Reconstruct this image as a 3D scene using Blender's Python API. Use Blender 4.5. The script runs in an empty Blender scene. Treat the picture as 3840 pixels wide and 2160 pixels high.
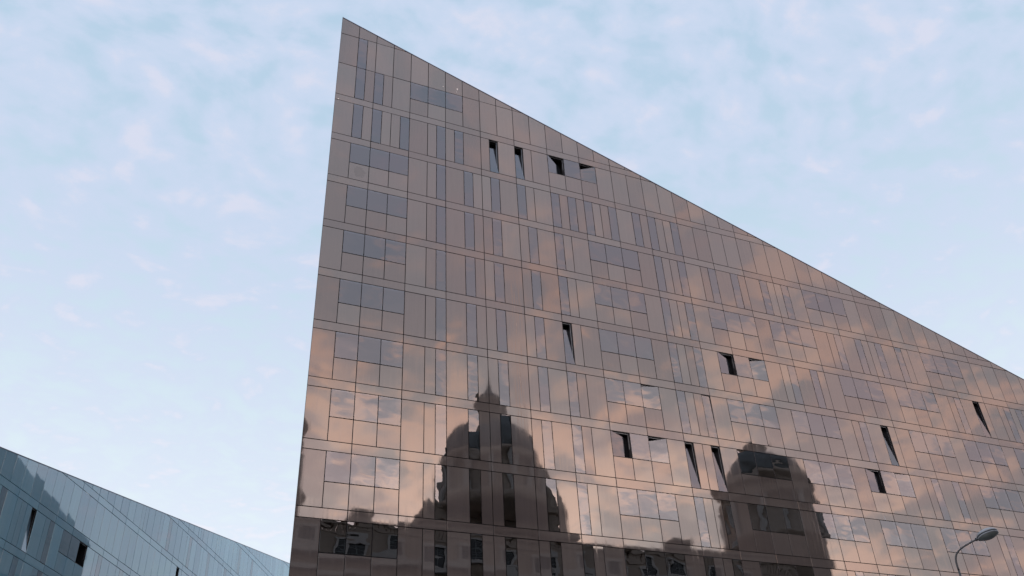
import bpy, bmesh, math, random
from mathutils import Vector, Matrix

random.seed(7)
SC = bpy.context.scene
COL = SC.collection
R = math.radians

# ------------------------------------------------------------------ camera
CAM = Vector((-6.264, -36.536, 1.65))
RT = Vector((0.91962093, -0.39029188, -0.04438008))
UP = Vector((-0.1870985, -0.53456372, 0.82415762))
FW = Vector((0.345386, 0.74960915, 0.56461901))
cd = bpy.data.cameras.new('camera')
cd.sensor_width = 36.0
cd.lens = 36.0 * 3336.29 / 3840.0
cd.clip_end = 20000
cam = bpy.data.objects.new('camera', cd)
COL.objects.link(cam)
cam.matrix_world = Matrix(((RT.x, UP.x, -FW.x, CAM.x), (RT.y, UP.y, -FW.y, CAM.y),
                           (RT.z, UP.z, -FW.z, CAM.z), (0, 0, 0, 1)))
SC.camera = cam

# ------------------------------------------------------------------ sky and sun (low sunset sun behind the camera)
SUN_EL, SUN_AZ = R(3.0), R(172.0)            # azimuth clockwise from +Y
SUN_DIR = Vector((math.sin(SUN_AZ) * math.cos(SUN_EL), math.cos(SUN_AZ) * math.cos(SUN_EL), math.sin(SUN_EL)))
wd = bpy.data.worlds.new('World')
SC.world = wd
wd.use_nodes = True


class NT:
    """small helper to write node trees"""
    def __init__(s, tree):
        s.t = tree; s.n = tree.nodes; s.l = tree.links

    def new(s, typ, **kw):
        nd = s.n.new(typ)
        for k, v in kw.items():
            setattr(nd, k, v)
        return nd

    def put(s, sock, v):
        if isinstance(v, bpy.types.NodeSocket):
            s.l.new(v, sock)
        elif v is not None:
            if hasattr(sock.default_value, '__len__') and not hasattr(v, '__len__'):
                v = (v,) * len(sock.default_value)
            elif hasattr(v, '__len__') and len(sock.default_value) == 4 and len(v) == 3:
                v = (*v, 1)
            sock.default_value = v

    def m(s, op, a, b=None, c=None, clamp=False):
        nd = s.new('ShaderNodeMath', operation=op, use_clamp=clamp)
        for i, v in enumerate((a, b, c)):
            s.put(nd.inputs[i], v)
        return nd.outputs[0]

    def vm(s, op, a, b=None, scale=None):
        nd = s.new('ShaderNodeVectorMath', operation=op)
        s.put(nd.inputs[0], a); s.put(nd.inputs[1], b)
        if scale is not None:
            s.put(nd.inputs[3], scale)
        return nd.outputs['Value'] if op in ('DOT_PRODUCT', 'LENGTH', 'DISTANCE') else nd.outputs[0]

    def mix(s, f, a, b, mode='MIX'):
        nd = s.new('ShaderNodeMix', data_type='RGBA', blend_type=mode)
        s.put(nd.inputs[0], f); s.put(nd.inputs[6], a); s.put(nd.inputs[7], b)
        return nd.outputs[2]

    def noise(s, vec, scale, detail=3, rough=.5, dist=0, w=None):
        nd = s.new('ShaderNodeTexNoise')
        s.put(nd.inputs['Vector'], vec)
        nd.inputs['Scale'].default_value = scale; nd.inputs['Detail'].default_value = detail
        nd.inputs['Roughness'].default_value = rough; nd.inputs['Distortion'].default_value = dist
        return nd.outputs[0]

    def ramp(s, f, lo, hi, smooth=True):
        nd = s.new('ShaderNodeMapRange', interpolation_type='SMOOTHSTEP' if smooth else 'LINEAR')
        s.put(nd.inputs[0], f); nd.inputs[1].default_value = lo; nd.inputs[2].default_value = hi
        return nd.outputs[0]


def sky():
    t = NT(wd.node_tree)
    t.n.clear()
    out = t.new('ShaderNodeOutputWorld'); bg = t.new('ShaderNodeBackground')
    tc = t.new('ShaderNodeTexCoord')
    d = tc.outputs['Generated']
    ns = t.new('ShaderNodeTexSky', sky_type='NISHITA')
    ns.sun_disc = False; ns.sun_elevation = SUN_EL; ns.sun_rotation = SUN_AZ
    ns.air_density = 1.0; ns.dust_density = 1.0; ns.ozone_density = 1.0
    sx = t.new('ShaderNodeSeparateXYZ'); t.put(sx.inputs[0], d)
    x, y, z = sx.outputs
    # height above the horizon and nearness to the sunset
    zc = t.m('MAXIMUM', z, 0.0)
    near = t.vm('DOT_PRODUCT', d, tuple(SUN_DIR))
    warm = t.m('MULTIPLY', t.ramp(near, -0.05, 0.55), t.ramp(zc, 0.88, 0.38))
    # clear air: Nishita scattering under a thin bright veil
    base = t.vm('SCALE', ns.outputs[0], None, 0.12)
    veil = t.mix(t.ramp(zc, 0.05, 0.80), (1.03, 1.11, 1.14), (0.53, 0.71, 0.89))
    veil = t.mix(warm, veil, (0.97, 0.86, 0.92))
    clear = t.mix(0.88, base, veil)
    # clouds on a flat layer
    inv = t.m('DIVIDE', 1.0, t.m('ADD', zc, 0.22))
    p = t.vm('SCALE', d, None, inv)
    cmb = t.new('ShaderNodeCombineXYZ')
    s2 = t.new('ShaderNodeSeparateXYZ'); t.put(s2.inputs[0], p)
    t.put(cmb.inputs[0], s2.outputs[0]); t.put(cmb.inputs[1], s2.outputs[1])
    pv = cmb.outputs[0]
    wob = t.new('ShaderNodeTexNoise'); t.put(wob.inputs['Vector'], pv); wob.inputs['Scale'].default_value = 4.0
    pv2 = t.vm('ADD', pv, t.vm('SCALE', wob.outputs[1], None, .10))
    mpc = t.new('ShaderNodeMapping'); t.put(mpc.inputs[0], pv2); mpc.inputs['Scale'].default_value = (.92, 1.12, 1)
    pv3 = mpc.outputs[0]                     # rows of cloudlets drift in one direction
    big = t.noise(pv, 1.7, 3, .5, .2)
    lump = t.noise(pv3, 19.0, 2, .5)
    fine = t.noise(pv3, 36.0, 6, .66)
    mixn = t.m('ADD', t.m('MULTIPLY', lump, .50), t.m('ADD', t.m('MULTIPLY', big, .25), t.m('MULTIPLY', fine, .25)))
    cov = t.ramp(mixn, 0.37, 0.55)
    thick = t.ramp(mixn, 0.53, 0.64)
    far_c = t.mix(thick, (0.61, 0.70, 0.88), (0.72, 0.74, 0.885))
    far_c = t.mix(t.ramp(zc, 0.0, 0.62), t.mix(thick, (0.95, 1.02, 1.08), (1.03, 1.03, 1.08)), far_c)
    # sunset side: dusky gaps, peach-lit cloud; longer streaks seen from below
    streak = t.m('ADD', t.m('MULTIPLY', t.noise(pv2, 4.2, 2, .5, .4), .45), t.m('MULTIPLY', t.noise(pv2, 10.0, 4, .6, .5), .55))
    lit = t.ramp(t.m('ADD', t.m('MULTIPLY', streak, .6), t.m('MULTIPLY', mixn, .4)), 0.472, 0.572)
    dusk = t.mix(t.ramp(t.noise(pv, 3.1, 3, .5), .42, .60), (0.62, 0.645, 0.72), (0.88, 0.715, 0.755))
    peach = t.mix(t.ramp(near, 0.35, 0.92), (1.10, 0.87, 0.87), (1.62, 1.04, 0.80))
    near_c = t.mix(lit, dusk, peach)
    cc = t.mix(warm, far_c, near_c)
    amt = t.m('MAXIMUM', t.m('MULTIPLY', cov, .85), t.m('MULTIPLY', warm, .80))
    col = t.mix(amt, clear, cc)
    # glow low over the sunset horizon, caught by the cloud
    glow = t.m('MULTIPLY', t.ramp(near, 0.58, 0.99), t.ramp(zc, 0.60, 0.24))
    glow = t.m('MULTIPLY', glow, t.m('ADD', .65, t.m('MULTIPLY', t.ramp(streak, .40, .60), .60)))
    col = t.mix(1.0, col, t.mix(glow, (0, 0, 0), (1.42, 1.24, 1.10)), 'ADD')
    t.put(bg.inputs[0], col); bg.inputs[1].default_value = 1.0
    t.l.new(bg.outputs[0], out.inputs[0])


sky()
sl = bpy.data.lights.new('sun', 'SUN'); sl.energy = 0.5; sl.angle = R(10); sl.color = (1, .72, .5)
so = bpy.data.objects.new('sun', sl); COL.objects.link(so)
so.rotation_euler = SUN_DIR.to_track_quat('Z', 'Y').to_euler()
SC.view_settings.view_transform = 'Standard'
SC.view_settings.look = 'None'
SC.view_settings.exposure = 0.0
SC.view_settings.gamma = 1.0
SC.view_settings.use_curve_mapping = False


# ------------------------------------------------------------------ materials
def mat(name):
    m_ = bpy.data.materials.new(name); m_.use_nodes = True
    return m_, NT(m_.node_tree), m_.node_tree.nodes['Principled BSDF']


def mat_simple(name, col, rough=.5, metal=0.0, var=.15, scale=3.0, ior=1.45):
    m_, t, b = mat(name)
    tc = t.new('ShaderNodeTexCoord')
    n = t.noise(tc.outputs['Object'], scale, 5, .6)
    c0 = tuple(c * (1 - var) for c in col); c1 = tuple(min(1, c * (1 + var)) for c in col)
    t.put(b.inputs['Base Color'], t.mix(n, c0, c1))
    b.inputs['Roughness'].default_value = rough; b.inputs['Metallic'].default_value = metal
    b.inputs['IOR'].default_value = ior
    return m_


def mat_granite(name, base, ior, rough, tint, stains=False):
    """polished dark stone panel: fine grain, faint rain streaks, each panel a touch different"""
    m_, t, b = mat(name)
    geo = t.new('ShaderNodeNewGeometry'); oi = t.new('ShaderNodeObjectInfo')
    pos = geo.outputs['Position']
    rnd = oi.outputs['Random']
    grain = t.noise(pos, 60, 2, .7)
    mp = t.new('ShaderNodeMapping'); t.put(mp.inputs[0], pos); mp.inputs['Scale'].default_value = (7, 7, .35)
    streak = t.noise(mp.outputs[0], 1.0, 4, .6)
    patch = t.noise(pos, .9, 3, .55)
    f = t.m('ADD', t.m('MULTIPLY', grain, .5), t.m('ADD', t.m('MULTIPLY', streak, .35), t.m('MULTIPLY', rnd, .42)))
    col = t.mix(f, tuple(c * .60 for c in base), tuple(c * 1.35 for c in base))
    rgh = t.m('ADD', t.m('MULTIPLY', t.ramp(streak, .45, .80), .07), rough)
    if stains:
        sx = t.new('ShaderNodeSeparateXYZ'); t.put(sx.inputs[0], pos)
        # rust-brown run-off below a leaking joint, and a few dull smears
        sm = t.m('MULTIPLY', t.ramp(t.m('ABSOLUTE', t.m('SUBTRACT', sx.outputs[0], 10.75)), .55, .1),
                 t.ramp(t.m('ABSOLUTE', t.m('SUBTRACT', sx.outputs[2], 25.6)), 6.8, 2.0))
        mp2 = t.new('ShaderNodeMapping'); t.put(mp2.inputs[0], pos); mp2.inputs['Scale'].default_value = (26, 26, .5)
        sm = t.m('MULTIPLY', sm, t.ramp(t.noise(mp2.outputs[0], 1.0, 3, .6), .42, .68))
        col = t.mix(t.m('MULTIPLY', sm, .75), col, (0.16, 0.085, 0.05))
        rgh = t.m('ADD', rgh, t.m('MULTIPLY', sm, .25))
        drip = t.m('MULTIPLY', t.ramp(streak, .58, .80), t.ramp(patch, .5, .72))
        col = t.mix(t.m('MULTIPLY', drip, .6), col, (0.13, 0.12, 0.115))
        rgh = t.m('ADD', rgh, t.m('MULTIPLY', drip, .10))
        # scrubbed patch on one low panel
        ddx = t.m('DIVIDE', t.m('SUBTRACT', sx.outputs[0], 1.72), .34)
        ddz = t.m('DIVIDE', t.m('SUBTRACT', sx.outputs[2], 34.9), .42)
        rr = t.m('ADD', t.m('MULTIPLY', ddx, ddx), t.m('MULTIPLY', ddz, ddz))
        rr = t.m('ADD', rr, t.m('MULTIPLY', t.m('SUBTRACT', t.noise(pos, 6, 4, .7), .5), 2.2))
        sc = t.ramp(rr, 1.0, .7)
        rgh = t.m('ADD', rgh, t.m('MULTIPLY', sc, .10))
        col = t.mix(t.m('MULTIPLY', sc, .7), col, (0.045, 0.036, 0.034))
    t.put(b.inputs['Base Color'], col); t.put(b.inputs['Roughness'], rgh)
    b.inputs['IOR'].default_value = ior
    t.put(b.inputs['Specular Tint'], t.mix(rnd, tuple(c * .95 for c in tint), tuple(min(1, c * 1.06) for c in tint)))
    # very slight out-of-flatness
    bp = t.new('ShaderNodeBump'); bp.inputs['Strength'].default_value = 1.0; bp.inputs['Distance'].default_value = .0022
    t.put(bp.inputs['Height'], t.noise(t.vm('ADD', pos, t.vm('SCALE', (31.0, 17.0, 43.0), None, rnd)), .8, 1, .4)); t.put(b.inputs['Normal'], bp.outputs[0])
    return m_


def mat_glass(name, tint, ior, through=(.46, .52, .54)):
    """mirror-coated window glass, gently rippled"""
    m_, t, b = mat(name)
    t.n.remove(b)
    geo = t.new('ShaderNodeNewGeometry'); oi = t.new('ShaderNodeObjectInfo')
    off = t.vm('SCALE', (13.0, 7.0, 29.0), None, oi.outputs['Random'])
    pos = t.vm('ADD', geo.outputs['Position'], off)
    mp = t.new('ShaderNodeMapping'); t.put(mp.inputs[0], pos); mp.inputs['Scale'].default_value = (.8, .8, 1.3)
    h = t.m('ADD', t.noise(mp.outputs[0], .85, 1, .4), t.m('MULTIPLY', t.noise(mp.outputs[0], 3.2, 1, .5), .03))
    bp = t.new('ShaderNodeBump'); bp.inputs['Strength'].default_value = 1.0; bp.inputs['Distance'].default_value = .007
    t.put(bp.inputs['Height'], h)
    gl = t.new('ShaderNodeBsdfGlossy'); gl.inputs['Roughness'].default_value = .004
    t.put(gl.inputs['Color'], tint); t.put(gl.inputs['Normal'], bp.outputs[0])
    tr = t.new('ShaderNodeBsdfTransparent'); t.put(tr.inputs[0], through)
    fr = t.new('ShaderNodeFresnel'); fr.inputs[0].default_value = ior
    mx = t.new('ShaderNodeMixShader')
    t.put(mx.inputs[0], fr.outputs[0]); t.l.new(tr.outputs[0], mx.inputs[1]); t.l.new(gl.outputs[0], mx.inputs[2])
    t.l.new(mx.outputs[0], t.n['Material Output'].inputs[0])
    return m_


M = {
    'granite': mat_granite('polished_brown_stone', (0.100, 0.086, 0.085), 2.70, .024, (1.0, .87, .815), True),
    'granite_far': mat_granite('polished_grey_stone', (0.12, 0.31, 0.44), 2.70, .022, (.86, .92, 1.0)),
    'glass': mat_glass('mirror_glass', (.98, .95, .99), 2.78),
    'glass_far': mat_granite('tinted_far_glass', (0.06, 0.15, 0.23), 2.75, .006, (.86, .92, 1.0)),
    'frame': mat_simple('black_frame', (0.012, 0.013, 0.016), .35),
    'inside': mat_simple('dark_interior', (0.012, 0.012, 0.014), .8),
    'rail': mat_simple('silver_rail', (0.42, 0.46, 0.50), .3, 1.0),
    'coping': mat_simple('grey_coping', (0.13, 0.14, 0.19), .35, .6),
    'blind': mat_simple('pale_blind', (0.62, 0.66, 0.68), .8),
    'paper': mat_simple('paper', (0.75, 0.85, 0.82), .8, var=.05),
    'white': mat_simple('white_splash', (0.8, 0.8, 0.8), .8, var=.05),
    'stone': mat_simple('brown_limestone', (0.31, 0.25, 0.205), .85, var=.35, scale=.35),  # brown base tone, darker than the trim, mottled by noise
    'trim': mat_simple('pale_stone_trim', (0.40, 0.37, 0.345), .85, var=.2, scale=.6),
    'lead': mat_simple('lead_roof', (0.12, 0.125, 0.125), .6, var=.3, scale=.5),
    'darkpane': mat_simple('dark_pane', (0.01, 0.012, 0.015), .08),
    'whiteframe': mat_simple('white_sash', (0.11, 0.12, 0.12), .5),
    'asphalt': mat_simple('asphalt', (0.05, 0.05, 0.052), .9, var=.3, scale=6),
    'paving': mat_simple('paving', (0.22, 0.21, 0.20), .85, var=.2, scale=2),
    'lamp_grey': mat_simple('lamp_grey', (0.12, 0.12, 0.125), .45, .3, var=.1),
    'lamp_top': mat_simple('lamp_pale_grey', (0.46, 0.47, 0.49), .35, .2, var=.06),
    'lamp_dark': mat_simple('lamp_gasket', (0.02, 0.022, 0.03), .4),
    'lamp_lens': mat_simple('lamp_lens', (0.27, 0.30, 0.29), .18, var=.4, scale=9),
    'road_line': mat_simple('road_line', (0.75, 0.72, 0.6), .7, var=.1),
}


# ------------------------------------------------------------------ mesh helpers
def mesh_obj(name, verts, faces, m_, parent=None, loc=None, smooth=False):
    me = bpy.data.meshes.new(name)
    me.from_pydata([tuple(v) for v in verts], [], faces)
    me.materials.append(m_)
    if smooth:
        me.polygons.foreach_set('use_smooth', [True] * len(faces))
    me.update()
    return link(name, me, parent, loc)


def link(name, me, parent=None, loc=None):
    o = bpy.data.objects.new(name, me)
    COL.objects.link(o)
    if parent is not None:
        o.parent = parent
    if loc is not None:
        o.location = loc
    return o


def empty(name, loc, rz, label, cat, group=None):
    o = bpy.data.objects.new(name, None); COL.objects.link(o)
    o.location = loc; o.rotation_euler = (0, 0, rz); o.empty_display_size = .5
    o['label'] = label; o['category'] = cat
    if group:
        o['group'] = group
    return o


class MB:
    """collects geometry for one mesh"""
    def __init__(s):
        s.v = []; s.f = []

    def add(s, verts, faces):
        b = len(s.v)
        s.v += [tuple(v) for v in verts]; s.f += [tuple(i + b for i in f) for f in faces]

    def box(s, x0, x1, y0, y1, z0, z1):
        s.add([(x0, y0, z0), (x1, y0, z0), (x1, y1, z0), (x0, y1, z0), (x0, y0, z1), (x1, y0, z1), (x1, y1, z1), (x0, y1, z1)],
              [(0, 3, 2, 1), (4, 5, 6, 7), (0, 1, 5, 4), (1, 2, 6, 5), (2, 3, 7, 6), (3, 0, 4, 7)])

    def lathe(s, cx, cy, prof, seg=24, cap=True):
        b = len(s.v)
        for r, z in prof:
            for i in range(seg):
                a = 2 * math.pi * (i + .5) / seg
                s.v.append((cx + r * math.cos(a), cy + r * math.sin(a), z))
        for j in range(len(prof) - 1):
            for i in range(seg):
                k = (i + 1) % seg
                s.f.append((b + j * seg + i, b + j * seg + k, b + (j + 1) * seg + k, b + (j + 1) * seg + i))
        if cap:
            s.f.append(tuple(b + i for i in reversed(range(seg))))
            s.f.append(tuple(b + (len(prof) - 1) * seg + i for i in range(seg)))

    def tube(s, path, rad, seg=10):
        b = len(s.v); n = len(path)
        rads = rad if hasattr(rad, '__len__') else [rad] * n
        for i, p_ in enumerate(path):
            p_ = Vector(p_)
            tg = (Vector(path[min(i + 1, n - 1)]) - Vector(path[max(i - 1, 0)])).normalized()
            a = tg.cross(Vector((.31, .9, .1))).normalized(); c = tg.cross(a)
            for j in range(seg):
                th = 2 * math.pi * j / seg
                s.v.append(tuple(p_ + a * math.cos(th) * rads[i] + c * math.sin(th) * rads[i]))
        for i in range(n - 1):
            for j in range(seg):
                k = (j + 1) % seg
                s.f.append((b + i * seg + j, b + i * seg + k, b + (i + 1) * seg + k, b + (i + 1) * seg + j))
        s.f.append(tuple(b + j for j in reversed(range(seg)))); s.f.append(tuple(b + (n - 1) * seg + j for j in range(seg)))

    def build(s, name, m_, parent=None, loc=None, smooth=False):
        return mesh_obj(name, s.v, s.f, m_, parent, loc, smooth)


# ------------------------------------------------------------------ panel facades
W = 1.12422            # panel module
S = 3.1                # storey height
HB = 0.48256           # narrow band height
TALL = S - HB
SPLIT = 0.455          # lower share of a split bay
GAP = 0.032            # open joint
TH = 0.04              # panel thickness


def clip(poly, roof):
    """keep the part of an (x, z) polygon below the roof line z = roof(x)"""
    out = []
    for i, a in enumerate(poly):
        b = poly[(i + 1) % len(poly)]
        da = roof(a[0]) - a[1]; db = roof(b[0]) - b[1]
        if da >= 0:
            out.append(a)
        if (da > 0) != (db > 0) and da != db:
            t_ = da / (da - db)
            out.append((a[0] + (b[0] - a[0]) * t_, a[1] + (b[1] - a[1]) * t_))
    q = []
    for a in out:
        if not q or math.hypot(a[0] - q[-1][0], a[1] - q[-1][1]) > 1e-3:
            q.append(a)
    if len(q) > 2 and math.hypot(q[0][0] - q[-1][0], q[0][1] - q[-1][1]) < 1e-3:
        q.pop()
    return q


def area(p_):
    return .5 * sum(p_[i][0] * p_[(i + 1) % len(p_)][1] - p_[(i + 1) % len(p_)][0] * p_[i][1] for i in range(len(p_)))


def slab(poly, cx, cz, y0=0.0, th=TH, ch=.005):
    """bevelled slab from an anticlockwise (x, z) outline; front at y0 looking along -y"""
    n = len(poly)
    mx = sum(a[0] for a in poly) / n; mz = sum(a[1] for a in poly) / n

    def ins(a):
        dx, dz = mx - a[0], mz - a[1]; l_ = math.hypot(dx, dz) or 1
        return (a[0] + dx / l_ * ch * 1.4, a[1] + dz / l_ * ch * 1.4)
    v = [(ins(a)[0] - cx, y0, ins(a)[1] - cz) for a in poly]
    v += [(a[0] - cx, y0 + ch, a[1] - cz) for a in poly]
    v += [(a[0] - cx, y0 + th, a[1] - cz) for a in poly]
    f = [tuple(range(n)), tuple(reversed(range(2 * n, 3 * n)))]
    for k in (0, n):
        for i in range(n):
            j = (i + 1) % n
            f.append((k + i, k + n + i, k + n + j, k + j))
    return v, f


def ring(w, h, t, y0, y1):
    mb = MB()
    x, z = w / 2, h / 2
    mb.box(-x, -x + t, y0, y1, -z, z); mb.box(x - t, x, y0, y1, -z, z)
    mb.box(-x + t, x - t, y0, y1, -z, -z + t); mb.box(-x + t, x - t, y0, y1, z - t, z)
    return mb


class Facade:
    def __init__(s, root, roof, mg, tilt, inview, umin, umax, glass='glass'):
        s.glass = M[glass]; s.root = root; s.roof = roof; s.mg = mg; s.tilt = tilt; s.inview = inview
        s.cache = {}; s.rest = MB(); s.umin = umin; s.umax = umax; s.rest_glass = MB()

    def panel(s, name, x0, x1, z0, z1, tl=1.0):
        x0 = max(x0, s.umin); x1 = min(x1, s.umax)
        if x1 - x0 < .08:
            return
        g = GAP / 2
        r0 = lambda x: s.roof(x) - .035
        rect = [(x0 + g, z0 + g), (x1 - g, z0 + g), (x1 - g, z1 - g), (x0 + g, z1 - g)]
        poly = clip(rect, r0)
        if len(poly) < 3 or area(poly) < .01:
            return
        cx, cz = (x0 + x1) / 2, (z0 + z1) / 2
        if not s.inview(cx, cz):
            v, f = slab(poly, 0, 0); s.rest.add(v, f); return
        whole = abs(area(poly) - area(rect)) < 1e-4
        key = (name, round(x1 - x0, 3), round(z1 - z0, 3))
        if whole and key in s.cache:
            me = s.cache[key]
        else:
            v, f = slab(poly, cx, cz)
            me = bpy.data.meshes.new(name); me.from_pydata(v, [], f); me.materials.append(s.mg); me.update()
            if whole:
                s.cache[key] = me
        o = link(name, me, s.root, (cx, random.uniform(0, .003), cz))
        a = s.tilt * tl
        o.rotation_euler = (random.gauss(0, a), 0, random.gauss(0, a))

    def window(s, x0, x1, z0, z1, mode='', blind=None, paper=None):
        g = GAP / 2
        w, h = x1 - x0 - 2 * g, z1 - z0 - 2 * g
        cx, cz = (x0 + x1) / 2, (z0 + z1) / 2
        if z1 > s.roof(x1) - .04 or x1 > s.umax or x0 < s.umin:
            s.panel('granite_panel', x0, x1, z0, z1); return
        if not s.inview(cx, cz):
            v, f = slab([(x0 + g, z0 + g), (x1 - g, z0 + g), (x1 - g, z1 - g), (x0 + g, z1 - g)], 0, 0)
            s.rest_glass.add(v, f); return
        k = ('pane', round(w, 3), round(h, 3))
        if k not in s.cache:
            v, f = slab([(-w / 2, -h / 2), (w / 2, -h / 2), (w / 2, h / 2), (-w / 2, h / 2)], 0, 0, 0, .02, .003)
            me = bpy.data.meshes.new('pane'); me.from_pydata(v, [], f); me.materials.append(s.glass); me.update()
            s.cache[k] = me
            for nm, mb in (('frame', ring(w + .012, h + .012, .035, .024, .10)), ('reveal', ring(w + .02, h + .02, .018, .02, .98)),
                           ('sash', ring(w - .004, h - .004, .05, .022, .075))):
                me = bpy.data.meshes.new('window'); me.from_pydata(mb.v, [], mb.f); me.materials.append(M['frame']); me.update()
                s.cache[(nm,) + k] = me
        pane = s.cache[k]
        if not mode:
            o = link('window', s.cache[('frame',) + k], s.root, (cx, 0, cz))
            pn = link('pane', pane, o, (0, 0, 0))
            pn.rotation_euler = (random.uniform(-1, 1) * s.tilt * 2.6, 0, random.uniform(-1, 1) * s.tilt * 2.6)
        else:
            o = link('window', s.cache[('reveal',) + k], s.root, (cx, 0, cz))
            pn = link('pane', pane, o); sa = link('sash', s.cache[('sash',) + k], o)
            a = R(float(mode[1:]))
            if mode[0] == 'T':                       # tilts inward at the top, hinged on its foot
                Mx = Matrix.Translation((0, 0.004, -h / 2)) @ Matrix.Rotation(-a, 4, 'X') @ Matrix.Translation((0, 0, h / 2))
            elif mode[0] == 'L':                     # hinged on the left, swings inward
                Mx = Matrix.Translation((-w / 2, .004, 0)) @ Matrix.Rotation(a, 4, 'Z') @ Matrix.Translation((w / 2, 0, 0))
            else:
                Mx = Matrix.Translation((w / 2, .004, 0)) @ Matrix.Rotation(-a, 4, 'Z') @ Matrix.Translation((-w / 2, 0, 0))
            pn.matrix_local = Mx; sa.matrix_local = Mx
            if a > R(5):
                rb = MB()
                rb.box(-w / 2 + .02, w / 2 - .02, .07, .082, h / 2 - .05, h / 2 - .036)
                rb.box(w / 2 - .05, w / 2 - .036, .07, .082, -h / 2 + .5, h / 2 - .05)
                rb.build('rail', M['rail'], o)
        if blind:
            mb = MB(); n_ = max(3, int(h * blind / .06))
            for i in range(n_):
                zz = h / 2 - .03 - i * h * blind / n_
                mb.add([(-w / 2 + .05, .13, zz), (w / 2 - .05, .13, zz), (w / 2 - .05, .155, zz - h * blind / n_ * .92), (-w / 2 + .05, .155, zz - h * blind / n_ * .92)], [(0, 1, 2, 3)])
            mb.build('blind', M['blind'], o)
        if paper:
            fx, fz, pw, ph = paper
            mb = MB(); mb.box(-pw / 2, pw / 2, .030, .034, 0, ph)
            mb.build('paper_sheet', M['paper'], o, (-w / 2 + fx * w, 0, -h / 2 + fz * h))

    def row(s, k0, tokens, z0, z1, wmod=W, k_end=99):
        """tokens: W wide panel, n half panel, g half window, tN half window tilted N degrees, Q[a,b,c] three split bays"""
        k = k0
        zs = z0 + (z1 - z0) * SPLIT
        for tk in tokens:
            if k >= k_end:
                break
            x = k * wmod
            if tk == 'W':
                s.panel('granite_panel', x, x + wmod, z0, z1); k += 1
            elif tk == 'n':
                s.panel('narrow_panel', x, x + wmod / 2, z0, z1); k += .5
            elif tk[0] in 'gt':
                bl = float(tk[2:]) if tk[:2] == 'gb' else None
                s.window(x, x + wmod / 2, z0, z1, 'T' + tk[1:] if tk[0] == 't' else '', bl); k += .5
            elif tk[0] == 'Q':
                md = tk[1:].split(',') if len(tk) > 1 else ['', '', '']
                for m_ in md:
                    bl = pp = None
                    if m_[:1] == 'b':
                        bl = float(m_[1:]); m_ = ''
                    if m_[:1] == 'p':
                        pp = {'p1': (.22, .06, .20, .28), 'p2': (.70, .03, .20, .16), 'p3': (.45, .05, .22, .30), 'p4': (.2, .01, .3, .07)}[m_]; m_ = ''
                    if zs + .2 < s.roof(x + wmod):
                        s.panel('lower_panel', x, x + wmod, z0, zs)
                        s.window(x, x + wmod, zs, z1, m_, bl, pp)
                    else:
                        s.panel('granite_panel', x, x + wmod, z0, z1)
                    x += wmod; k += 1
        return k

    def band(s, k0, k1, z0, z1, step=2):
        k = k0
        while k < k1:
            s.panel('band_panel', k * W, (k + step) * W, z0, z1); k += step

    def finish(s, name):
        if s.rest.v:
            o = s.rest.build(name, s.mg, s.root); o['kind'] = 'stuff'
        if s.rest_glass.v:
            o = s.rest_glass.build(name + '_glazing', s.glass, s.root); o['kind'] = 'stuff'


def project(p_):
    d = Vector(p_) - CAM
    c = d.dot(FW)
    if c < .5:
        return None
    return 1920 + 3336.29 * d.dot(RT) / c, 1080 - 3336.29 * d.dot(UP) / c


def seen(root):
    mw = Matrix.Translation(root.location) @ Matrix.Rotation(root.rotation_euler.z, 4, 'Z')

    def fn(x, z):
        q = project(mw @ Vector((x, 0, z)))
        return q is not None and -130 < q[0] < 3970 and -100 < q[1] < 2290
    return fn


# ------------------------------------------------------------------ ground
def flat(name, x0, x1, y0, y1, z, m_, kind='structure'):
    o = mesh_obj(name, [(x0, y0, z), (x1, y0, z), (x1, y1, z), (x0, y1, z)], [(0, 1, 2, 3)], m_)
    o['kind'] = kind
    return o


flat('ground', -6000, 6000, -6000, 6000, 0.0, M['paving'])
flat('road', -400, 400, -33.0, -14.0, .004, M['asphalt'])
for nm, y0, y1 in (('pavement', -14.0, -0.02), ('pavement', -51.5, -33.0)):
    mb = MB(); mb.box(-400, 400, y0, y1, .005, .13)
    mb.build(nm, M['paving'])['kind'] = 'structure'
mb = MB()
for i in range(-40, 40):
    mb.box(i * 6.0, i * 6.0 + 3, -23.56, -23.44, .008, .0085)
mb.build('road_markings', M['road_line'])['kind'] = 'structure'

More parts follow.
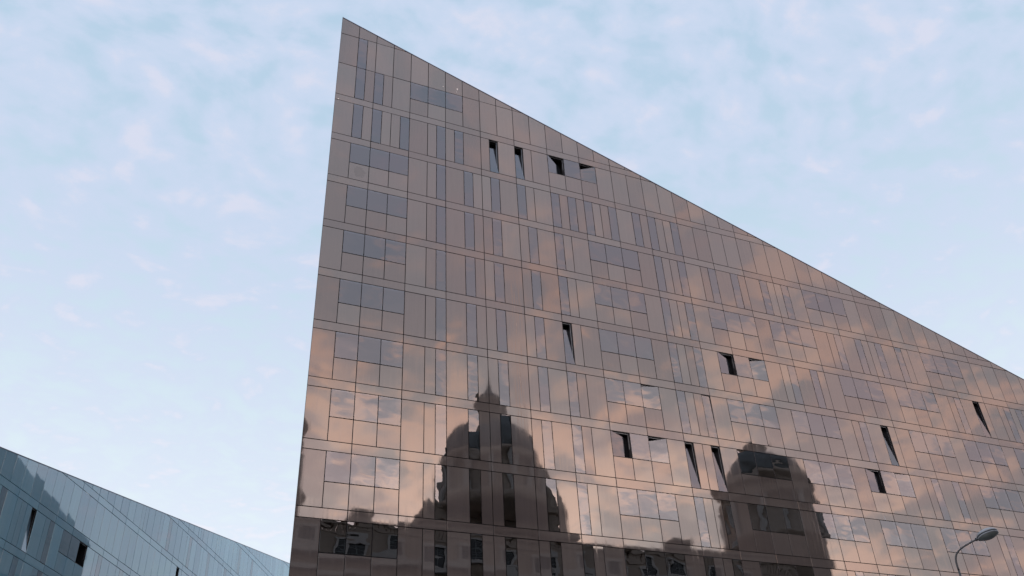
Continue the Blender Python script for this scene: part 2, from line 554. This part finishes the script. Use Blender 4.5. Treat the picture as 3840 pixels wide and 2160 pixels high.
# ------------------------------------------------------------------ the pointed building
ZT0 = 40.4795
main = empty('wedge_building', (0, 0, 0), 0, 'tall pointed wedge building clad in glossy brown panels with open windows', 'building')
roof_main = lambda x: 47.185 - .33805 * x
F = Facade(main, roof_main, M['granite'], R(.13), seen(main), 0.0, 73.0)
rows = {
    1: "W g n g n n g W n g n g W n t7 W t7 n W QL18,,R17",
    2: "W Q,,b.9 W n g W g n n gb.1 W g n W g n g n g n n gb.3 W g n g n n g",
    3: "W Qb.2,,p4 W n g W g n n g W n g W g n W Q W g n n g W n g W g n W g n n g W Q",
    4: "W Q,p1,p4 W n gp W g n n g W n g W g n W Q W g n n g W Qb.3,b.9,p4 W Qb.95,b.8, W n g W g n n g W g n W Q",
    5: "W Q,p4,b1 W n g W gb.3 n n g W n g W t7 n W Qb1,b.3, W g n n g W QL14,b1,R10 W n g W g n W Q,b.9, W Q W n g W t6 n W n g n g",
    6: "W Qb.9,,b1 W n g W g n n g W n gb.2 W gb.2 n W Q,b.3,R6 W g n n t1 W Qb1,b.9,b1 W Q,b.9, W n g W t6.5 n W Q W Q W Q",
    7: "W Qb.4,b.2,b.9 W n g W g n n g W n g W g n W QL14,,R17 W t7 n n t7 W Q,, W Q W QL11,,R3 W n g W g n W Qb.5,, W W Q",
    8: "W Q W n g W g n n g W n g W g n W Q W g n n g W Q,p3,R1 W Qb.9,, W Q W Q W n g W Q",
    9: "W Q,p2, W n g W g n n g W n g W g n W Q W g n n g W Q W W n g W n g W Q W n g W Q",
}
fill = "W Q W n g W g n W Q W g n n g".split()
for n_ in range(0, 14):
    zt = ZT0 - n_ * S
    if n_ == 0:
        zc = zt + TALL; zb = zc + TALL
        F.row(0, "W g n g n W Q".split() + ['W'] * 60, zt, zc)
        F.row(0, "W g n".split() + ['W'] * 60, zc, zb)
        F.row(0, ['W'] * 60, zb, zb + TALL)
    elif zt > .3:
        tk = [('g' if q == 'gp' else q) for q in rows[n_].split()] if n_ in rows else "W Q W n g W g n n g".split()
        k_end = 99
        if n_ <= 4:
            tk = tk + ['W'] * 60
        else:
            tk = tk + fill * 6
        F.row(0, tk, zt, zt + TALL)
    F.band(0, 66, max(zt - HB, .1), zt)
F.finish('outer_cladding')

# shady flank of the same building, running back from the sharp corner
FL = 49.5
flank = lambda x: 32.3 + .3007 * x
ff = Facade(main, flank, M['granite'], R(.05), lambda a, b: False, 0.0, FL - .05)
for n_ in range(-2, 13):
    zt = ZT0 - n_ * S
    if zt > .3:
        ff.row(0, ['W', 'W', 'n', 'g', 'W', 'n', 'g', 'W'] * 8, zt, zt + TALL); ff.band(0, 46, max(zt - HB, .1), zt)
g20 = R(20)
for mb, nm, mm in ((ff.rest, 'flank_cladding', M['granite']), (ff.rest_glass, 'flank_glazing', M['glass'])):
    o = mb.build(nm, mm, main, (FL * math.sin(g20), FL * math.cos(g20), 0)); o['kind'] = 'stuff'
    o.rotation_euler = (0, 0, math.atan2(-math.cos(g20), -math.sin(g20)))

# dark inner carcass, roof and copings
def carcass():
    def plan(x, y):
        return (x, y)
    A = (1.15 * math.tan(g20) + .35, 1.15); B = (72.8, 1.15); Cc = (62.0, 38.0)
    Dd = (FL * math.sin(g20) + .3, FL * math.cos(g20) - .1)
    zt = [roof_main(A[0]) - .08, roof_main(B[0]) - .08, 20.0, 32.0]
    P_ = [A, B, Cc, Dd]
    v = [(a[0], a[1], .02) for a in P_] + [(a[0], a[1], z) for a, z in zip(P_, zt)]
    f = [(0, 1, 5, 4), (1, 2, 6, 5), (2, 3, 7, 6), (3, 0, 4, 7), (4, 5, 6), (4, 6, 7), (3, 2, 1, 0)]
    mesh_obj('inner_wall', v, f, M['inside'], main)
    # copings: thin sloping caps along both roof edges
    x1 = 73.0
    v = [(0, -.02, roof_main(0)), (x1, -.02, roof_main(x1)), (x1, 1.3, roof_main(x1)), (1.3 * math.tan(g20), 1.3, roof_main(1.3 * math.tan(g20)))]
    v += [(a, b, c - .05) for a, b, c in v]
    mesh_obj('roof_coping', v, [(0, 1, 2, 3), (7, 6, 5, 4), (0, 4, 5, 1), (1, 5, 6, 2), (2, 6, 7, 3), (3, 7, 4, 0)], M['coping'], main)
    s_, c_ = math.sin(g20), math.cos(g20)
    v = [(0.02, .06, roof_main(0) - .02), (FL * s_, FL * c_, 32.3), (FL * s_ + 1.2, FL * c_ - .4, 32.3), (1.4, .6, roof_main(0) - .6)]
    v += [(a, b, c - .035) for a, b, c in v]
    mesh_obj('flank_coping', v, [(3, 2, 1, 0), (4, 5, 6, 7), (0, 1, 5, 4), (1, 2, 6, 5), (2, 3, 7, 6), (3, 0, 4, 7)], M['coping'], main)
    mb = MB(); mb.add([(0, -.004, .1), (.016, -.004, .1), (.03, .06, .1), (.012, .06, .1), (0, -.004, 47.14), (.016, -.004, 47.13), (.03, .06, 47.13), (.012, .06, 47.14)],
                      [(0, 1, 5, 4), (1, 2, 6, 5), (2, 3, 7, 6), (3, 0, 4, 7), (4, 5, 6, 7)])
    mb.build('corner_trim', M['frame'], main)
    mb = MB(); mb.box(72.98, 73.0, .02, 1.2, .1, roof_main(73) - .04); mb.build('end_wall', M['granite'], main)


carcass()


def splash(pts):
    for (u, z, w, h) in pts:
        mb = MB(); n_ = 9
        v = [(u + w * math.cos(2 * math.pi * i / n_) * random.uniform(.6, 1.1), -.0045, z + h * math.sin(2 * math.pi * i / n_) * random.uniform(.7, 1.1)) for i in range(n_)]
        mb.add(v + [(a, .004, c) for a, b, c in v], [tuple(range(n_))] + [(i, n_ + i, n_ + (i + 1) % n_, (i + 1) % n_) for i in range(n_)])
        mb.build('bird_dropping', M['white'], main)


def uv_at(x, y):
    d = FW + RT * ((x - 1920) / 3336.29) + UP * ((1080 - y) / 3336.29)
    t_ = -CAM.y / d.y
    return CAM.x + t_ * d.x, CAM.z + t_ * d.z


splash([(*uv_at(1715, 335), .05, .10), (*uv_at(1661, 324), .03, .04), (*uv_at(1269, 370), .06, .03), (*uv_at(3318, 1944), .035, .13), (*uv_at(1712, 345), .03, .03)])

# ------------------------------------------------------------------ the low building on the left
LEFT0 = (-34.0234, -22.696, 0)
left = empty('low_building', LEFT0, math.atan2(.89493, .44620), 'lower grey panelled building with rising roofline in the bottom left corner', 'building')
roof_left = lambda x: 24.12 + .1917 * (x - 45.11)
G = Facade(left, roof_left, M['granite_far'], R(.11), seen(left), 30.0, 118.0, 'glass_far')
K0 = .755
ZL0 = 25.853
OFF = K0 * W
# shift so that joints fall on the measured ones
for n_ in range(-5, 9):
    zt = ZL0 - n_ * S
    if n_ == 1:
        tk = ['W'] * 35 + ['t6', 'n'] + "W W n g W W W g n W".split() * 5
    elif n_ == 2:
        tk = ['W'] * 12 + "n g W n n n t7 W n g W Q,,L70 W n g W W n g n n W W n g W W g n W W n g".split() + "W n g W W W g n W".split() * 8
    elif n_ == 3:
        tk = "W n g W W n g n W g n g W W W n g W W W g n".split() * 3
    elif n_ <= 0:
        tk = "W W n g W W W g n W W".split() * 8 if n_ < 0 else ['W'] * 26 + "W W n g W W n W g W".split() * 6
    else:
        tk = "W Q W n g".split() * 14
    if zt > .3:
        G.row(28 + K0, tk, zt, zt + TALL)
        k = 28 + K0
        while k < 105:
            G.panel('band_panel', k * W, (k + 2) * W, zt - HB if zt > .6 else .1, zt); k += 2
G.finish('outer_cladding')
v = [(30, 1.2, .02), (118, 1.2, .02), (118, 16, .02), (30, 16, .02)]
v += [(x, y, roof_left(x) - .3) for x, y, z in v]
mesh_obj('inner_wall', v, [(0, 1, 5, 4), (1, 2, 6, 5), (2, 3, 7, 6), (3, 0, 4, 7), (4, 5, 6, 7)], M['inside'], left)
v = [(30, -.012, roof_left(30)), (118, -.012, roof_left(118)), (118, 1.5, roof_left(118)), (30, 1.5, roof_left(30))]
v += [(a, b, c - .06) for a, b, c in v]
mesh_obj('roof_coping', v, [(0, 1, 2, 3), (7, 6, 5, 4), (0, 4, 5, 1), (1, 5, 6, 2), (2, 6, 7, 3), (3, 7, 4, 0)], M['coping'], left)

# ------------------------------------------------------------------ the domed stone building across the street (seen mirrored)
stone = empty('domed_stone_building', (32.6, -52, 0), 0, 'domed stone building whose dark mirror image fills the lower facade', 'building')


def stone_building():
    # local frame: x along the street, the street front at y = 0, the mass behind it at negative y
    xl, xr, zp = -34.0, 43.4, 33.6
    mb = MB(); mb.box(xl, xr, -34, 0, .02, zp); mb.build('wall', M['stone'], stone)
    for z, pr, h in ((4.6, .35, .5), (12.4, .3, .4), (20.2, .3, .4), (28.6, .7, .5), (30.2, .95, .6)):
        mb = MB(); mb.box(xl - pr, xr + pr, -34 - pr, pr, z, z + h); mb.build('cornice', M['trim'], stone)
    # parapet: plinth, balusters, rail
    mb = MB(); mb.box(xl - .1, xr + .1, -.6, .12, zp, zp + .3); mb.box(xl - .1, xr + .1, -.6, .12, zp + 1.0, zp + 1.22)
    x = xl
    while x < xr:
        mb.box(x, x + .47, -.4, -.1, zp + .3, zp + 1.0); x += .55
    mb.build('balustrade', M['stone'], stone)
    for cx, cw, h in ((-16.05, 2.0, 1.75), (24.2, 2.4, 2.4), (-22, 1.2, .6), (14.5, 1.5, .35)):
        mb = MB(); mb.box(cx - cw / 2, cx + cw / 2, -4.5, -2.3, zp, zp + 1.1 + h); mb.box(cx - cw / 2 - .2, cx + cw / 2 + .2, -4.7, -2.1, zp + 1.1 + h, zp + 1.5 + h)
        mb.build('chimney', M['stone'], stone)
    # windows: stone surround, dark pane, white glazing bars; the second floor arched
    for r_, (z, h, arch) in enumerate(((1.0, 3.2, 0), (6.2, 4.6, 1), (14.0, 4.6, 1), (21.6, 4.4, 1), (31.3, 1.5, 0))):
        x = xl + 3.0
        while x < xr - 2:
            w = 1.7
            mb = MB(); t_ = .28; zz = z + h
            mb.box(x - w / 2 - t_, x - w / 2, .003, .22, z, zz); mb.box(x + w / 2, x + w / 2 + t_, .003, .22, z, zz)
            mb.box(x - w / 2 - .5, x + w / 2 + .5, .003, .34, z - .25, z)
            if arch:
                n_ = 8
                for i in range(n_):
                    a0, a1 = math.pi * i / n_, math.pi * (i + 1) / n_
                    ri, ro = w / 2, w / 2 + t_
                    q = [(x + ri * math.cos(a0), zz + ri * math.sin(a0)), (x + ro * math.cos(a0), zz + ro * math.sin(a0)), (x + ro * math.cos(a1), zz + ro * math.sin(a1)), (x + ri * math.cos(a1), zz + ri * math.sin(a1))]
                    mb.add([(a, .003, b) for a, b in q] + [(a, .24, b) for a, b in q], [(4, 5, 6, 7), (0, 1, 5, 4), (1, 2, 6, 5), (2, 3, 7, 6), (3, 0, 4, 7)])
            else:
                mb.box(x - w / 2 - .4, x + w / 2 + .4, .003, .3, zz, zz + .3)
            wo = mb.build('window', M['trim'], stone)
            out = [(x - w / 2, z), (x + w / 2, z), (x + w / 2, zz)] + ([(x + w / 2 * math.cos(math.pi * i / 8), zz + w / 2 * math.sin(math.pi * i / 8)) for i in range(1, 8)] if arch else []) + [(x - w / 2, zz)]
            mb = MB(); n_ = len(out)
            mb.add([(a, .05, b) for a, b in reversed(out)] + [(a, -.02, b) for a, b in reversed(out)], [tuple(range(n_))] + [(i, n_ + i, n_ + (i + 1) % n_, (i + 1) % n_) for i in range(n_)])
            mb.build('pane', M['darkpane'], wo)
            mb = MB(); mb.box(x - .05, x + .05, .055, .10, z, zz + (w / 2 if arch else 0) - .02)
            for q in range(1, 4):
                mb.box(x - w / 2, x + w / 2, .055, .095, z + h * q / 4 - .04, z + h * q / 4 + .04)
            mb.build('glazing_bars', M['whiteframe'], wo)
            x += 4.4
    # central tower
    def tower(cx, cy, parts):
        for nm, mm, prof, seg in parts:
            mb = MB(); mb.lathe(cx, cy, prof, seg); mb.build(nm, mm, stone, None, seg > 12)
    X = 1.4
    mb = MB(); mb.box(X - 9.9, X + 9.7, -16, -6, 30, 37.4); mb.box(X - 10.3, X + 10.1, -16.4, -5.6, 37.4, 38.1); mb.box(X - 9.3, X + 8.3, -15.4, -6.6, 38.1, 39.6)
    mb.build('tower_base', M['stone'], stone)
    for sx, sy, k_ in ((X - 8.9, -7.2, .32), (X + 9.9, -8.5, .80), (X + 7.4, -14, .7)):
        mb = MB(); mb.lathe(sx, sy, [(.5, 38.6), (.5, 38.6 + 3 * k_), (.65, 38.6 + 3.1 * k_), (.65, 38.6 + 3.5 * k_), (.4, 38.6 + 3.6 * k_), (.6, 38.6 + 4.6 * k_), (.5, 38.6 + 5.4 * k_), (.2, 38.6 + 5.9 * k_), (.25, 38.6 + 6.3 * k_), (.06, 38.6 + 6.9 * k_)], 10)
        mb.build('pinnacle', M['stone'], stone)
    for sx, k_ in ((X + 8.3, 1.0), (X - 7.9, .42)):
        mb = MB(); mb.lathe(sx, -8.5, [(1.75, 38), (1.75, 38 + 3.2 * k_), (2.15, 38 + 3.4 * k_), (2.15, 38 + 3.9 * k_), (1.5, 38 + 4.1 * k_), (1.4, 38 + 5.8 * k_), (1.1, 38 + 6.8 * k_), (.5, 38 + 7.6 * k_), (.3, 38 + 8.0 * k_), (.08, 38 + 8.9 * k_)], 12)
        mb.build('buttress_turret', M['stone'], stone)
    tower(X, -8, [
        ('drum', M['stone'], [(7.4, 39.4), (7.4, 41.0), (6.3, 41.2), (6.3, 45.0), (7.0, 45.3), (7.0, 45.9), (6.5, 46.0), (6.5, 46.4)], 32),
        ('dome', M['lead'], [(6.3, 46.3), (6.2, 47.2), (5.9, 48.2), (5.45, 49.2), (4.8, 50.1), (3.9, 50.7), (2.9, 51.0), (2.3, 51.1)], 32),
        ('lantern', M['stone'], [(2.0, 50.6), (2.0, 51.2), (1.62, 51.3), (1.62, 54.8), (1.8, 55.0), (1.8, 55.3), (1.25, 55.4), (1.25, 55.7)], 16),
        ('lantern_cap', M['lead'], [(1.55, 55.6), (1.4, 55.9), (.95, 56.2), (.6, 56.5), (.45, 56.9), (.3, 57.2), (.35, 57.5), (.15, 57.8), (.1, 58.4), (.04, 60.0)], 16)])
    for i in range(16):
        a = 2 * math.pi * i / 16
        mb = MB(); mb.lathe(X + 6.75 * math.cos(a), -8 + 6.75 * math.sin(a), [(.40, 41.1), (.33, 41.4), (.30, 44.8), (.42, 45.2)], 8); mb.build('column', M['trim'], stone)
    for i in range(16):
        a = 2 * math.pi * (i + .5) / 16
        pr = [(6.35, 46.3), (6.25, 47.2), (5.95, 48.2), (5.5, 49.2), (4.85, 50.1), (3.95, 50.7), (2.95, 51.0)]
        mb = MB(); mb.tube([(X + r_ * math.cos(a), -8 + r_ * math.sin(a), z) for r_, z in pr], .14, 5); mb.build('dome_rib', M['lead'], stone)
    # corner turrets
    for cx in (41.6, -29.0):
        tower(cx, -6.2, [
            ('turret_drum', M['stone'], [(7.0, 30), (6.9, 38.3), (7.15, 38.5), (7.15, 39.0), (6.1, 39.2), (6.0, 44.2), (6.5, 44.5), (6.5, 45.0), (6.1, 45.2), (6.2, 46.2), (6.9, 46.5), (6.8, 47.2), (6.0, 47.4), (5.8, 48.0), (5.3, 48.2)], 16),
            ('turret_dome', M['lead'], [(5.1, 48.1), (5.0, 49.0), (4.65, 49.9), (4.1, 50.8), (3.2, 51.5), (2.2, 52.0), (2.0, 52.3)], 28),
            ('turret_lantern', M['stone'], [(1.9, 52.2), (1.6, 52.4), (1.55, 53.0), (1.95, 53.2), (1.8, 53.5), (1.1, 53.9), (.3, 54.2)], 14)])
        for i in range(8):
            a = 2 * math.pi * i / 8
            mb = MB(); mb.lathe(cx + 6.25 * math.cos(a), -6.2 + 6.25 * math.sin(a), [(.5, 39.1), (.42, 39.4), (.38, 43.9), (.55, 44.4)], 8); mb.build('turret_column', M['trim'], stone)


stone_building()

# ------------------------------------------------------------------ street lamp
def street_lamp():
    bear = R(50.15); dist = 30.0
    px_, py_ = CAM.x + dist * math.sin(bear), CAM.y + dist * math.cos(bear)
    root = empty('street_lamp', (px_, py_, .004), -bear, 'grey street lamp with curved arm and oval head at the right', 'street lamp')
    # local x: to the right across the line of sight, local y: away from the camera
    mb = MB()
    mb.lathe(0, 0, [(.17, 0), (.17, .03), (.11, .05), (.11, 1.1), (.08, 1.15), (.05, 5), (.030, 9.1)], 16)
    mb.build('pole', M['lamp_grey'], root, None, True)
    pts = []
    for i in range(17):
        a = i / 16
        # bends over from the pole top to the head
        P0, P1, P2, P3 = Vector((0, 0, 9.1)), Vector((-.03, 0, 9.66)), Vector((.12, 0, 9.70)), Vector((.82, 0, 9.93))
        pts.append((1 - a) ** 3 * P0 + 3 * a * (1 - a) ** 2 * P1 + 3 * a * a * (1 - a) * P2 + a ** 3 * P3)
    mb = MB(); mb.tube(pts, [.030 - .007 * i / 16 for i in range(17)], 10); mb.build('arm', M['lamp_grey'], root, None, True)
    tilt = Matrix.Translation((1.08, 0, 9.975)) @ Matrix.Rotation(R(-11), 4, 'Y') @ Matrix.Rotation(R(-12), 4, 'X')

    def dome(name, prof, m_, sx=1.0, sy=.72):
        mb = MB(); mb.lathe(0, 0, prof, 28)
        mb.v = [tuple(tilt @ Vector((x * sx, y * sy, z))) for x, y, z in mb.v]
        return mb.build(name, m_, root, None, True)
    dome('head_shell', [(.31, .02), (.315, .05), (.29, .09), (.22, .135), (.12, .16), (.02, .168)], M['lamp_top'])
    dome('gasket', [(.30, -.01), (.318, .0), (.318, .02), (.30, .025)], M['lamp_dark'])
    dome('rim', [(.29, -.045), (.312, -.035), (.316, -.012), (.30, -.008)], M['lamp_top'])
    dome('lens', [(.02, -.125), (.11, -.115), (.20, -.09), (.26, -.06), (.285, -.035)], M['lamp_lens'])
    mb = MB(); mb.lathe(0, 0, [(.045, -.09), (.05, -.06), (.05, .05), (.04, .08)], 12)
    mm = Matrix.Translation((.80, 0, 9.925)) @ Matrix.Rotation(R(70), 4, 'Y')
    mb.v = [tuple(mm @ Vector(q)) for q in mb.v]
    mb.build('collar', M['lamp_grey'], root, None, True)


street_lamp()
